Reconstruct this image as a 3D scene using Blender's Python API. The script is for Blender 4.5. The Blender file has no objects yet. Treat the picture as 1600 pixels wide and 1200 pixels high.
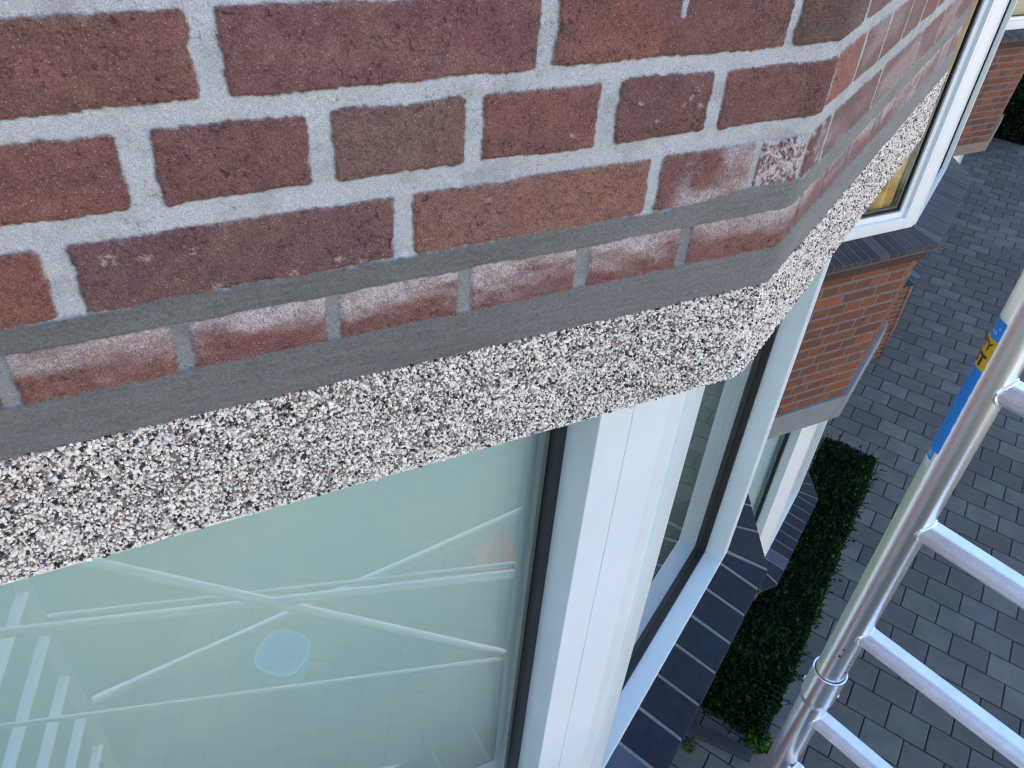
import bpy, math, random
import numpy as np
from mathutils import Vector, Matrix
R_ = math.radians
random.seed(7); rng = np.random.default_rng(11)
SC = bpy.context.scene; COL = SC.collection
# ---------------------------------------------------------------- units: plan measured in mm, z=0 at a brick course, ground 5.4 m below
GZ = 5.4
def V(x, y, z): return (x/1000., y/1000., z/1000. + GZ)
# ---------------------------------------------------------------- camera
cd = bpy.data.cameras.new('camera'); cam = bpy.data.objects.new('camera', cd); COL.objects.link(cam)
r_ = (0.89684581, -0.43732452, 0.06644441); d_ = (-0.22840139, -0.58646409, -0.77710532); f_ = (0.37881447, 0.68176765, -0.62585339)
m = Matrix(((r_[0], -d_[0], -f_[0], 0), (r_[1], -d_[1], -f_[1], 0), (r_[2], -d_[2], -f_[2], 0), (0, 0, 0, 1)))
m.translation = Vector(V(-67.9, -519.6, 138.45)); cam.matrix_world = m
cd.sensor_width = 36; cd.lens = 1284.584/1600*36; cd.clip_start = 0.02; cd.clip_end = 500
SC.camera = cam
cd.dof.use_dof = True; cd.dof.focus_distance = 1.0; cd.dof.aperture_fstop = 55.0
# ---------------------------------------------------------------- light
SUN_EL = R_(40); SUN_DIR = Vector((-0.50*math.cos(SUN_EL), 0.866*math.cos(SUN_EL), math.sin(SUN_EL)))  # from behind the houses
w = bpy.data.worlds.new('World'); SC.world = w; w.use_nodes = True
nt = w.node_tree; nt.nodes.clear()
sky = nt.nodes.new('ShaderNodeTexSky'); sky.sky_type = 'NISHITA'; sky.sun_disc = False
sky.sun_elevation = SUN_EL; sky.sun_rotation = math.atan2(SUN_DIR.x, SUN_DIR.y); sky.air_density = 1.0; sky.dust_density = 1.2; sky.ozone_density = 2.2
bg = nt.nodes.new('ShaderNodeBackground'); bg.inputs[1].default_value = 0.13
wo = nt.nodes.new('ShaderNodeOutputWorld'); nt.links.new(sky.outputs[0], bg.inputs[0]); nt.links.new(bg.outputs[0], wo.inputs[0])
sl = bpy.data.lights.new('sun', 'SUN'); sl.energy = 3.5; sl.angle = R_(0.5); sl.color = (1, .93, .82)
so = bpy.data.objects.new('sun', sl); COL.objects.link(so); so.rotation_euler = SUN_DIR.to_track_quat('Z', 'Y').to_euler()
SC.view_settings.view_transform = 'Standard'; SC.view_settings.look = 'None'; SC.view_settings.gamma = 1; SC.view_settings.exposure = 2.28
SC.cycles.filter_width = 1.15; SC.cycles.max_bounces = 8; SC.cycles.transparent_max_bounces = 16
# ---------------------------------------------------------------- tags
def tag(o, label=None, cat=None, group=None, kind=None):
    if label: o['label'] = label
    if cat: o['category'] = cat
    if group: o['group'] = group
    if kind: o['kind'] = kind
    return o
def empty(name, loc, label=None, cat=None, group=None):
    o = bpy.data.objects.new(name, None); COL.objects.link(o); o.location = loc; o.empty_display_size = .1
    return tag(o, label, cat, group)
def link(name, me, parent=None):
    o = bpy.data.objects.new(name, me); COL.objects.link(o)
    if parent is not None:
        o.parent = parent; loc = Vector((0, 0, 0)); p = parent
        while p is not None: loc += p.location; p = p.parent
        o.location = -loc                       # meshes are written in world coordinates
    return o
# ---------------------------------------------------------------- noise (numpy)
def vnoise(x, y, seed=0):
    xi = np.floor(x).astype(np.int64); yi = np.floor(y).astype(np.int64); fx = x-xi; fy = y-yi
    fx = fx*fx*(3-2*fx); fy = fy*fy*(3-2*fy)
    def h(a, b):
        n = (a*374761393 + b*668265263 + seed*1442695041) & 0xffffffff
        n = ((n ^ (n >> 13))*1274126177) & 0xffffffff
        return ((n ^ (n >> 16)) & 0xffff)/65535.
    a = h(xi, yi); b = h(xi+1, yi); c = h(xi, yi+1); d = h(xi+1, yi+1)
    return (a*(1-fx)+b*fx)*(1-fy) + (c*(1-fx)+d*fx)*fy
def fbm(x, y, seed=0, oct=4):
    s = 0; a = .5; t = 0
    for i in range(oct):
        s = s+a*vnoise(x, y, seed+i*17); t += a; a *= .5; x = x*2.03; y = y*2.01
    return s/t
def sst(a, b, x):
    t = np.clip((x-a)/(b-a), 0, 1); return t*t*(3-2*t)
def srgb(*c):
    return tuple(((v/255.)/12.92 if v/255. <= .04045 else ((v/255.+.055)/1.055)**2.4) for v in c)
# ---------------------------------------------------------------- materials
def mat(name, base, rough=.6, metal=0., noise=None, bump=None, attr=False, spec=.5, coat=0.):
    """noise=(scale, amount, colour2) mixes colour2 by fractal noise; bump=(scale, strength, distance)"""
    M = bpy.data.materials.new(name); M.use_nodes = True; n = M.node_tree; b = n.nodes['Principled BSDF']
    b.inputs['Base Color'].default_value = (*base, 1); b.inputs['Roughness'].default_value = rough; b.inputs['Metallic'].default_value = metal
    b.inputs['Specular IOR Level'].default_value = spec; b.inputs['Coat Weight'].default_value = coat
    tc = n.nodes.new('ShaderNodeTexCoord'); src = None
    if attr:
        a = n.nodes.new('ShaderNodeVertexColor'); a.layer_name = 'col'; src = a.outputs[0]
    if noise:
        t = n.nodes.new('ShaderNodeTexNoise'); t.inputs['Scale'].default_value = noise[0]; t.inputs['Detail'].default_value = 6; t.inputs['Roughness'].default_value = .65
        n.links.new(tc.outputs['Object'], t.inputs['Vector'])
        rp = n.nodes.new('ShaderNodeMapRange'); rp.inputs[1].default_value = .38; rp.inputs[2].default_value = .68; rp.inputs[3].default_value = 0; rp.inputs[4].default_value = noise[1]
        n.links.new(t.outputs[0], rp.inputs[0])
        mx = n.nodes.new('ShaderNodeMix'); mx.data_type = 'RGBA'; n.links.new(rp.outputs[0], mx.inputs[0])
        if src: n.links.new(src, mx.inputs[6])
        else: mx.inputs[6].default_value = (*base, 1)
        mx.inputs[7].default_value = (*noise[2], 1); src = mx.outputs[2]
    if src: n.links.new(src, b.inputs['Base Color'])
    if bump:
        t = n.nodes.new('ShaderNodeTexNoise'); t.inputs['Scale'].default_value = bump[0]; t.inputs['Detail'].default_value = 4
        n.links.new(tc.outputs['Object'], t.inputs['Vector'])
        u = n.nodes.new('ShaderNodeBump'); u.inputs['Strength'].default_value = bump[1]; u.inputs['Distance'].default_value = bump[2]
        n.links.new(t.outputs[0], u.inputs['Height']); n.links.new(u.outputs[0], b.inputs['Normal'])
    return M
def masonry(name, speck=.62, grain=820., rough=.78, spec=.35, bstr=.7, spk=.24):
    """vertex colour + sandy grain: dark pores and light quartz specks"""
    M = mat(name, (.3, .3, .3), rough=rough, spec=spec, attr=True); n = M.node_tree; b = n.nodes['Principled BSDF']
    tc = n.nodes['Texture Coordinate']; src = b.inputs['Base Color'].links[0].from_socket
    t = n.nodes.new('ShaderNodeTexNoise'); t.inputs['Scale'].default_value = grain; t.inputs['Detail'].default_value = 3; t.inputs['Roughness'].default_value = .75
    n.links.new(tc.outputs['Object'], t.inputs['Vector'])
    mr = n.nodes.new('ShaderNodeMapRange'); mr.inputs[1].default_value = .3; mr.inputs[2].default_value = .7; mr.inputs[3].default_value = 1-speck; mr.inputs[4].default_value = 1+speck
    n.links.new(t.outputs[0], mr.inputs[0])
    mu = n.nodes.new('ShaderNodeMix'); mu.data_type = 'RGBA'; mu.blend_type = 'MULTIPLY'; mu.inputs[0].default_value = 1
    n.links.new(src, mu.inputs[6]); n.links.new(mr.outputs[0], mu.inputs[7])
    v = n.nodes.new('ShaderNodeTexVoronoi'); v.inputs['Scale'].default_value = grain*.75; n.links.new(tc.outputs['Object'], v.inputs['Vector'])
    lt = n.nodes.new('ShaderNodeMath'); lt.operation = 'GREATER_THAN'; lt.inputs[1].default_value = .93
    sp = n.nodes.new('ShaderNodeSeparateColor'); n.links.new(v.outputs['Color'], sp.inputs[0]); n.links.new(sp.outputs[0], lt.inputs[0])
    l2 = n.nodes.new('ShaderNodeMath'); l2.operation = 'LESS_THAN'; l2.inputs[1].default_value = .34; n.links.new(v.outputs['Distance'], l2.inputs[0])
    ml = n.nodes.new('ShaderNodeMath'); ml.operation = 'MULTIPLY'; n.links.new(lt.outputs[0], ml.inputs[0]); n.links.new(l2.outputs[0], ml.inputs[1])
    m3 = n.nodes.new('ShaderNodeMath'); m3.operation = 'MULTIPLY'; m3.inputs[1].default_value = spk; n.links.new(ml.outputs[0], m3.inputs[0])
    mx = n.nodes.new('ShaderNodeMix'); mx.data_type = 'RGBA'; n.links.new(m3.outputs[0], mx.inputs[0]); n.links.new(mu.outputs[2], mx.inputs[6]); mx.inputs[7].default_value = (.62, .6, .58, 1)
    n.links.new(mx.outputs[2], b.inputs['Base Color'])
    u = n.nodes.new('ShaderNodeBump'); u.inputs['Strength'].default_value = bstr; u.inputs['Distance'].default_value = .0006
    n.links.new(t.outputs[0], u.inputs['Height']); n.links.new(u.outputs[0], b.inputs['Normal'])
    return M
def glass_mat(name, tint=(.95, .985, .975), ior=1.5, boost=1.5):
    M = bpy.data.materials.new(name); M.use_nodes = True; n = M.node_tree; n.nodes.clear()
    o = n.nodes.new('ShaderNodeOutputMaterial'); mx = n.nodes.new('ShaderNodeMixShader'); f = n.nodes.new('ShaderNodeFresnel'); f.inputs[0].default_value = ior
    t = n.nodes.new('ShaderNodeBsdfTransparent'); t.inputs[0].default_value = (*tint, 1)
    g = n.nodes.new('ShaderNodeBsdfGlossy'); g.inputs['Roughness'].default_value = .0
    k = n.nodes.new('ShaderNodeMath'); k.operation = 'MULTIPLY'; k.inputs[1].default_value = boost; k.use_clamp = True
    n.links.new(f.outputs[0], k.inputs[0]); n.links.new(k.outputs[0], mx.inputs[0])
    n.links.new(t.outputs[0], mx.inputs[1]); n.links.new(g.outputs[0], mx.inputs[2]); n.links.new(mx.outputs[0], o.inputs[0])
    return M
M_BRICK = masonry('fired_brick'); M_MORT = masonry('sand_mortar', speck=.40, grain=900, spk=.45)
M_FRESH = masonry('fresh_cement', speck=.34, spk=.12, grain=1000, spec=.2, rough=.9, bstr=.8)
M_STONE = mat('grit_stones', (.5, .5, .5), rough=.42, attr=True, spec=.55)
M_FARBR = mat('weathered_brick', (.3, .2, .15), rough=.85, attr=True, noise=(60, .25, srgb(90, 70, 62)), bump=(300, .3, .001))
M_WHITE = mat('white_lacquer', srgb(222, 235, 235), rough=.34, spec=.5, noise=(6, .22, srgb(186, 196, 200)), bump=(60, .08, .0008))
M_WPLAIN = mat('white_pvc', srgb(230, 240, 238), rough=.3, noise=(9, .08, srgb(196, 200, 202)))
M_GASK = mat('rubber_gasket', srgb(22, 25, 28), rough=.5, noise=(900, .35, srgb(70, 74, 76)), bump=(700, .5, .0006))
M_SEAL = mat('spacer_seal', srgb(120, 132, 130), rough=.5)
M_GLASS = glass_mat('window_glass'); M_GLASS2 = glass_mat('coated_glass', boost=2.8)
M_TILE = mat('glazed_blue_tile', srgb(24, 32, 46), rough=.55, spec=.2, attr=True, noise=(38, .4, srgb(48, 56, 70)), bump=(160, .25, .001))
M_JOINT = mat('sill_joint', srgb(128, 130, 128), rough=.9, noise=(220, .5, srgb(80, 82, 76)))
M_JOINT2 = mat('dark_joint', srgb(92, 92, 90), rough=.95)
M_ALU = mat('aluminium_tube', (.90, .91, .92), rough=.36, metal=1., noise=(22, .35, (.5, .52, .55)), bump=(60, .12, .0008))
M_STILE = mat('drawn_aluminium', (.97, .97, .97), rough=.30, metal=1., noise=(30, .3, (.84, .85, .87)), bump=(26, .03, .0006))
M_CONC = mat('painted_concrete', srgb(128, 136, 138), rough=.85, noise=(12, .5, srgb(108, 112, 108)), bump=(200, .3, .001))
M_PAVE = mat('paving_concrete', (.1, .1, .1), spec=.25, rough=.85, attr=True, noise=(5, .5, srgb(70, 76, 78)), bump=(150, .4, .002))
M_SAND = mat('joint_sand', srgb(26, 29, 28), rough=1., noise=(2.2, .75, srgb(38, 54, 28)))
M_LEAF = mat('box_leaves', (.05, .1, .03), rough=.75, attr=True, spec=.08)
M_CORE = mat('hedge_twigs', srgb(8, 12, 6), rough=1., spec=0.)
M_BLACK = mat('dark_void', srgb(20, 22, 24), rough=.9)
# ---------------------------------------------------------------- mesh helpers
def mesh_np(name, verts, quads, mt, parent=None, col=None, smooth=True, tris=None):
    me = bpy.data.meshes.new(name); verts = np.asarray(verts, np.float32)
    q = np.asarray(quads if quads is not None else tris, np.int32); k = q.shape[1]
    me.vertices.add(len(verts)); me.vertices.foreach_set('co', verts.ravel())
    me.loops.add(q.size); me.loops.foreach_set('vertex_index', q.ravel())
    me.polygons.add(len(q)); me.polygons.foreach_set('loop_start', np.arange(0, q.size, k, dtype=np.int32)); me.polygons.foreach_set('loop_total', np.full(len(q), k, np.int32))
    me.polygons.foreach_set('use_smooth', np.full(len(q), smooth))
    if col is not None:
        c = np.ones((len(verts), 4), np.float32); c[:, :3] = col
        a = me.color_attributes.new('col', 'FLOAT_COLOR', 'POINT'); a.data.foreach_set('color', c.ravel())
    me.update(calc_edges=True); me.validate(); me.materials.append(mt)
    return link(name, me, parent)
class MB:
    """collects boxes / prisms / tubes in world metres"""
    def __init__(s): s.v = []; s.f = []; s.c = []
    def add(s, vs, fs, c=(1, 1, 1)):
        k = len(s.v); s.v += [tuple(a) for a in vs]; s.f += [tuple(i+k for i in f) for f in fs]; s.c += [c]*len(vs)
    def prism(s, poly, z0, z1, c=(1, 1, 1)):
        """plan polygon in mm; z0/z1 number or per-vertex list (mm)"""
        n = len(poly); a = z0 if hasattr(z0, '__len__') else [z0]*n; b = z1 if hasattr(z1, '__len__') else [z1]*n
        A = sum(poly[i][0]*poly[(i+1) % n][1]-poly[(i+1) % n][0]*poly[i][1] for i in range(n))
        ix = range(n) if A > 0 else range(n-1, -1, -1)
        P = [poly[i] for i in ix]; a = [a[i] for i in ix]; b = [b[i] for i in ix]
        vs = [V(p[0], p[1], z) for p, z in zip(P, a)]+[V(p[0], p[1], z) for p, z in zip(P, b)]
        s.add(vs, [tuple(range(n-1, -1, -1)), tuple(range(n, 2*n))]+[(i, (i+1) % n, n+(i+1) % n, n+i) for i in range(n)], c)
    def tube(s, a, b, r, n=24, r2=None, cap=True, c=(1, 1, 1)):
        a = Vector(a); b = Vector(b); d = (b-a).normalized(); u = d.orthogonal().normalized(); w_ = d.cross(u); r2 = r if r2 is None else r2
        vs = []
        for p, q in ((a, r), (b, r2)):
            vs += [p+(u*math.cos(2*math.pi*i/n)+w_*math.sin(2*math.pi*i/n))*q for i in range(n)]
        fs = [(i, (i+1) % n, n+(i+1) % n, n+i) for i in range(n)]
        if cap: fs += [tuple(range(n-1, -1, -1)), tuple(range(n, 2*n))]
        s.add(vs, fs, c)
    def build(s, name, mt, parent=None, smooth=False, bevel=0.):
        me = bpy.data.meshes.new(name); me.from_pydata([tuple(v) for v in s.v], [], s.f)
        a = me.color_attributes.new('col', 'FLOAT_COLOR', 'POINT'); a.data.foreach_set('color', np.array([(*c, 1) for c in s.c], np.float32).ravel())
        me.materials.append(mt); o = link(name, me, parent)
        if smooth:
            for p in me.polygons: p.use_smooth = True
            me.set_sharp_from_angle(angle=R_(40))
        if bevel:
            b = o.modifiers.new('bevel', 'BEVEL'); b.width = bevel; b.segments = 2; b.limit_method = 'ANGLE'; b.angle_limit = R_(30)
        return o
# ---------------------------------------------------------------- plan geometry shared by all bays (mm)
TH = R_(30.1); X0 = 504.; S1END = 910.
T1 = np.array([math.cos(TH), math.sin(TH)]); N1 = np.array([T1[1], -T1[0]])
T2 = np.array([math.cos(R_(62)), math.sin(R_(62))]); N2 = np.array([T2[1], -T2[0]])
DW = R_(31.26); KW = np.array([500., 68.]); TD = np.array([math.cos(DW), math.sin(DW)]); ND = np.array([TD[1], -TD[0]])
TF = np.array([math.cos(R_(62)), math.sin(R_(62))]); NF = np.array([TF[1], -TF[0]])
def W1(s, out): return tuple(KW+TD*s+ND*out)          # along the window of the front face
K2 = np.array(W1(895, 0))
def W2(s, out): return tuple(K2+TF*s+NF*out)
def wall_xy(s, h):
    """s along the bay wall (s<X0: canted face, then front face, then the return); h outwards, mm"""
    c1 = np.array([X0, 0.]); c2 = c1+T1*S1END; s2 = X0+S1END
    def smoothdir(s, sa, k): return 1/(1+np.exp(-(s-sa)/k))
    a = np.clip((s-X0)/24.+.5, 0, 1)*TH + np.clip((s-s2)/24.+.5, 0, 1)*(R_(62)-TH)
    # integrate the direction angle on a fine table
    t = wall_xy.t; x = np.interp(s, t, wall_xy.x); y = np.interp(s, t, wall_xy.y)
    return x+h*np.sin(a), y-h*np.cos(a)
_t = np.arange(-900, 2600, 1.); _a = np.clip((_t-X0)/24.+.5, 0, 1)*TH + np.clip((_t-X0-S1END)/24.+.5, 0, 1)*(R_(62)-TH)
_x = np.concatenate([[0], np.cumsum(np.cos((_a[1:]+_a[:-1])/2))])-900.; _y = np.concatenate([[0], np.cumsum(np.sin((_a[1:]+_a[:-1])/2))])
wall_xy.t = _t; wall_xy.x = _x; wall_xy.y = _y
# ---------------------------------------------------------------- brickwork as a relief
NEAR_ROWS = {   # z top, z bottom, edges of every joint along s (measured on the wall)
    0: (0, -51, [(-234, -219), (-10, 6), (218, 232), (445, 453), (X0+77.8, X0+86.2), (X0+188.8, X0+197.2), (X0+297.8, X0+306.2), (X0+409.8, X0+418.2), (X0+627.8, X0+636.2), (X0+737, X0+747)]),
    1: (-65.6, -115, [(-170, -154), (-61, -42), (52.5, 68.5), (165, 179), (275, 292), (380, 394), (X0+16.8, X0+25.2), (X0+111.8, X0+120.2), (X0+209.8, X0+218.2), (X0+309.8, X0+318.2), (X0+402.8, X0+411.2), (X0+503.3, X0+511.7), (X0+610.3, X0+618.7), (X0+717.5, X0+727.5)]),
    2: (-132.8, -183, [(-340, -325), (-119, -103), (110, 125), (333, 344), (443, 452), (X0+-0.7, X0+7.7), (X0+70.3, X0+78.7), (X0+260.3, X0+268.7), (X0+460.3, X0+468.7), (X0+609.8, X0+618.2), (X0+717.5, X0+727.5)]),
    3: (-203, -250, [(-276, -262), (-169, -158), (-56, -44), (54, 65), (163.5, 175), (272.5, 286), (381, 393), (X0+37.8, X0+46.2), (X0+124.8, X0+133.2), (X0+215.3, X0+223.7), (X0+331.3, X0+339.7), (X0+432.3, X0+440.7), (X0+522.3, X0+530.7), (X0+599.3, X0+607.7), (X0+712.5, X0+722.5)])}
for _k, (_a, _b, _e) in NEAR_ROWS.items():
    _st = 111 if _k in (1, 3) else 222
    while _e[-1][1] < 3100: _e.append((_e[-1][0]+_st*.96, _e[-1][0]+_st*.96+9))
    while _e[0][0] > -750: _e.insert(0, (_e[0][0]-_st, _e[0][0]-_st+13))
PAL_NEAR = [srgb(106, 68, 62), srgb(110, 70, 62), srgb(100, 65, 61), srgb(113, 74, 63), srgb(106, 72, 63), srgb(108, 66, 60)]
PAL_FAR = [srgb(124, 70, 48), srgb(112, 62, 48), srgb(140, 76, 46), srgb(92, 60, 50), srgb(122, 82, 50), srgb(100, 56, 44), srgb(146, 86, 50), srgb(84, 58, 50), srgb(106, 64, 46)]
def row_table(s0, s1, z0, z1, near, seed, course=64.5, off=0.):
    rr = random.Random(seed); rows = []
    if near: rows = [(a, b, list(e), k) for k, (a, b, e) in NEAR_ROWS.items() if b < z1 and a > z0]
    zt = z1 if not near else None
    k0 = int(math.floor((0-z1)/course))-1; k1 = int(math.ceil((0-z0)/course))+1
    for k in range(k0, k1):
        a = -k*course+off; b = a-50
        if near and k >= 0: continue
        if b > z1 or a < z0: continue
        pitch = 222. if k % 2 == 0 else 111.; e = []; s = -1000+(0 if k % 2 == 0 else 55)
        while s < s1+300:
            j = rr.uniform(9, 13); e.append((s-j/2, s+j/2)); s += pitch+rr.uniform(-5, 5)
        rows.append((a, b, e, k))
    return rows
def relief(s0, s1, z0, z1, res, parent, near=False, seed=1, pal=PAL_FAR, xy=None, mortar=srgb(176, 181, 179), jw=1., off=0., course=64.5, hprot=2.2):
    ns = int((s1-s0)/res)+1; nz = int((z1-z0)/res)+1
    sv = np.linspace(s0, s1, ns); zv = np.linspace(z1, z0, nz); S, Z = np.meshgrid(sv, zv)
    a1 = 1.6 if near else 1.2
    Sw = S+(fbm(S/19, Z/19, seed+1)-.5)*2*a1*1.3+(fbm(S/1.6, Z/1.6, seed+6, 2)-.5)*1.1*(1 if near else 0)+(fbm(S/4.0, Z/4.0, seed+2, 2)-.5)*2.2*(1 if near else .4)
    Zw = Z+(fbm(S/40, Z/20, seed+3)-.5)*2*a1*1.6+(fbm(S/1.6, Z/1.6, seed+7, 2)-.5)*1.1*(1 if near else 0)+(fbm(S/4.0, Z/4.0, seed+4, 2)-.5)*2.2*(1 if near else .4)
    D = np.full(S.shape, 50.); BID = np.zeros(S.shape, int); TT = np.zeros(S.shape); UU = np.zeros(S.shape)
    bid = 1; info = {0: (pal[0], pal[0], 0, 0)}
    for (a, b, e, k) in row_table(s0, s1, z0, z1, near, seed, course, off):
        for i in range(len(e)-1):
            l = e[i][1]; r = e[i+1][0]
            if r < s0-5 or l > s1+5: continue
            rr = random.Random((seed*1009+k)*1013+int(l)); cx = (l+r)/2; cz = (a+b)/2; hx = (r-l)/2; hz = (a-b)/2; rad = 2.5+rr.random()*2.5
            tl = rr.uniform(-.006, .006)
            qx = np.abs(Sw-cx)-hx+rad; qz = np.abs(Zw-cz-(Sw-cx)*tl)-hz+rad
            d = np.hypot(np.maximum(qx, 0), np.maximum(qz, 0))+np.minimum(np.maximum(qx, qz), 0)-rad
            mk = d < D; D = np.where(mk, d, D); BID = np.where(mk, bid, BID); TT = np.where(mk, (a-Z)/(a-b), TT); UU = np.where(mk, (S-l)/max(r-l, 1), UU)
            c = np.array(pal[rr.randrange(len(pal))])*rr.uniform(.82, 1.16); c2 = np.array(pal[rr.randrange(len(pal))])*rr.uniform(.7, 1.1); c = c*.6+c2*.4
            if near:
                c = np.array(PAL_NEAR[rr.randrange(len(PAL_NEAR))])*rr.uniform(.88, 1.1); c2 = np.array(srgb(*[(106, 79, 62), (120, 75, 58), (96, 66, 64)][rr.randrange(3)]))*rr.uniform(.85, 1.15)
                if k == 0 and abs(cx-449) < 120 and cx > 453: c = np.array(srgb(88, 70, 60)); c2 = np.array(srgb(72, 60, 54))
                if k == 0 and 230 < cx < 440: c2 = np.array(srgb(128, 80, 60))
                if k == 0 and 10 < cx < 200: c = np.array(srgb(102, 64, 66)); c2 = np.array(srgb(118, 90, 76))
                if k == 1 and 60 < cx < 170: c = np.array(srgb(104, 76, 70)); c2 = np.array(srgb(100, 84, 72))
                if k == 2 and 125 < cx < 333: c = np.array(srgb(118, 84, 74)); c2 = np.array(srgb(134, 94, 74))
                if k == 2 and -103 < cx < 110: c = np.array(srgb(94, 66, 68)); c2 = np.array(srgb(110, 84, 66))
                if k == 1 and X0+19 < cx < X0+114: c = np.array(srgb(142, 78, 62)); c2 = np.array(srgb(150, 96, 78))
            info[bid] = (c, c2, k, cx); bid += 1
    mask = sst(.55, -.45, D) if near else sst(.8, -.8, D)
    nb = max(info)+1; C1 = np.zeros((nb, 3)); C2 = np.zeros((nb, 3)); KK = np.zeros(nb); CX = np.zeros(nb)
    OFF = np.zeros(nb)
    for i, (a, b, k, cx) in info.items(): C1[i] = a; C2[i] = b; KK[i] = k; CX[i] = cx; OFF[i] = (cx*1.37+k*911) % 997
    n1 = fbm(S/55+OFF[BID], Z/28, seed+9, 4); n2 = fbm(S/9, Z/9, seed+11, 4)
    w2 = sst(.40, .72, n1)[..., None]
    w2 = w2*(.62 if near else 1.); bc = C1[BID]*(1-w2)+C2[BID]*w2; bc = bc*(.78+.44*n2)[..., None]
    n3 = fbm(S/3.1, Z/3.1, seed+14, 3)
    dk = sst(.60, .74, n3)*.35; bc = bc*(1-dk)[..., None]
    if not near: bc = bc*.76+np.array(srgb(104, 74, 56))*.24
    if near:
        bc = bc*.78+np.array(srgb(130, 103, 93))*.26*(.7+.6*n2)[..., None]
        n5 = fbm(S/1.5+7, Z/1.5, seed+16, 2); bc = bc*(.74+.52*n5)[..., None]
        pit = sst(.70, .78, fbm(S/2.3, Z/2.3, seed+17, 2))*sst(.45, .6, fbm(S/30, Z/24, seed+18, 2)); bc = bc*(1-.6*pit)[..., None]
        cr = sst(.012, .003, np.abs(fbm(S/13, Z/8, seed+19, 4)-.5))*sst(.56, .66, fbm(S/38, Z/30, seed+20, 2)); bc = bc*(1-.55*cr)[..., None]
        rim = sst(-2.6, -.4, D)*sst(.52, .66, fbm(S/9, Z/9, seed+24, 3)); bc = bc*(1-.30*rim)[..., None]+np.array(srgb(150, 140, 132))*(.30*rim)[..., None]
    hb = hprot*sst(.6, -2.4, D)+(n2-.5)*.9*(1 if near else .6)+(n3-.5)*.7
    if near: hb = hb*(1-.62*sst(X0+10, X0+80, S))
    nm = fbm(S/2.0, Z/2.0, seed+21, 3); nm2 = fbm(S/30, Z/18, seed+22, 3)
    hm = (nm-.5)*.9+(nm2-.5)*.8-.35*sst(6, 1, D)*0
    mc = np.array(mortar)[None, None, :]*(.72+.34*nm+.22*nm2)[..., None]
    edge = sst(1.6, .2, D)*sst(-.6, .4, D)*fbm(S/7, Z/7, seed+23, 2)
    mc = mc*(1-.55*edge)[..., None]
    st_ = sst(.5, .75, fbm(S/24, Z/16, seed+27, 4))[..., None]; mc = mc*(1-.16*st_); ck = sst(.010, .002, np.abs(fbm(S/17, Z/9, seed+28, 4)-.5))*sst(.58, .66, fbm(S/45, Z/36, seed+29, 2)); mc = mc*(1-.5*ck)[..., None]
    if near: mc = mc*(1-.48*sst(-190, -204, Z)-.16*sst(330, 480, S)*sst(-100, -160, Z))[..., None]
    if near:   # pale lime bloom on the lowest course, grazing sheen painted white on the front face, plus a few mortar spots
        k3 = (KK[BID] == 3)
        bloom = sst(.75, -.15, TT+(fbm(S/26, Z/12, 71, 5)-.5)*.9)*k3*(.35+.9*fbm(S/70, Z/400, 72, 2))
        fr = sst(X0+10, X0+90, S)*(.12+.5*sst(.35, .7, fbm(S/120, Z/40, 73, 3)))*(.2+.8*fbm(OFF[BID], OFF[BID]*.7, 74, 1))*(np.where(KK[BID] >= 1, 1, .35))
        hd = ((KK[BID] == 2) & (S > 346) & (S < 443))*sst(.2, .9, fbm(S/28, Z/16, 74, 4))*.62*sst(350, 380, S)
        pale = ((KK[BID] == 2) & (S > 452) & (S < X0+2))*sst(.36, .60, .6*fbm(S/2.0, Z/2.6, 75, 3)+.4*fbm(S/9, Z/6, 78, 3))*sst(.98, .70, TT)*1.0
        pale2 = ((KK[BID] == 2) & (S > X0+5) & (S < X0+72))*sst(.4, .6, fbm(S/14, Z/9, 76, 4))*.5
        pw = fbm(S/1.15, Z/1.15, 77, 2); bl = np.clip(np.maximum.reduce([bloom, fr, hd, pale, pale2])*(.15+1.7*pw)*(.7+.6*n3), 0, .88)
        bc = bc*(1-bl[..., None])+np.array(srgb(190, 184, 181))*bl[..., None]
        sp = sst(.76, .82, fbm(S/3.6, Z/3.6, 81, 3))*.8
        for (sx, sz, rad) in ((-84, -146, 5.2), (-60, -149, 3.4), (-30, -150, 2.5), (66, -175, 3.5), (84, -180, 3), (34, -179, 3.5), (-20, -180, 3), (186, -146, 3), (254, -103, 3), (360, -84, 2.4), (371, -92, 2.6), (366, -77, 3), (355, -90, 2), (330, -100, 2), (313, -84, 2.2)):
            g = sst(rad, rad*.2, np.hypot(S-sx, (Z-sz)*1.1)+(fbm(S/1.7+sx, Z/1.7, 82, 4)-.5)*rad*3.4)
            bc = bc*(1-.6*g[..., None])+np.array(srgb(176, 162, 146))*.6*g[..., None]
        g = sst(2.6, .8, np.abs(S-337-0*(Z)) + np.maximum(0, (-22-Z))*1.0 - np.maximum(0, Z+26)*.07)*sst(-30, -24, Z)*(KK[BID] == 0)   # drip of mortar
        bc = bc*(1-g[..., None])+np.array(srgb(165, 168, 172))*g[..., None]; hb = hb+g*.8
        comb = ((KK[BID] == 0) & (S > 453) & (S < X0+80)) | ((KK[BID] == 1) & (S > 480) & (S < X0+19))   # combed, rough corner bricks
        hb = hb+comb*np.sin(Z*2.1+fbm(S/9, Z/9, 91, 3)*5)*(.5+.5*np.sin(S*1.7+Z*.5))*.55; bc = bc*(1-comb*.25*(np.sin(Z*2.1+fbm(S/9, Z/9, 91, 3)*5) > .2))[..., None]
        hb = hb+((KK[BID] == 2) & (S > 452) & (S < X0+2))*(fbm(S/6, Z/6, 93, 3)-.5)*4
        chip = ((KK[BID] == 1) & (S > X0+19) & (S < X0+60))*(fbm(S/8, Z/8, 94, 3)-.5)*4; hb = hb+chip
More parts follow.
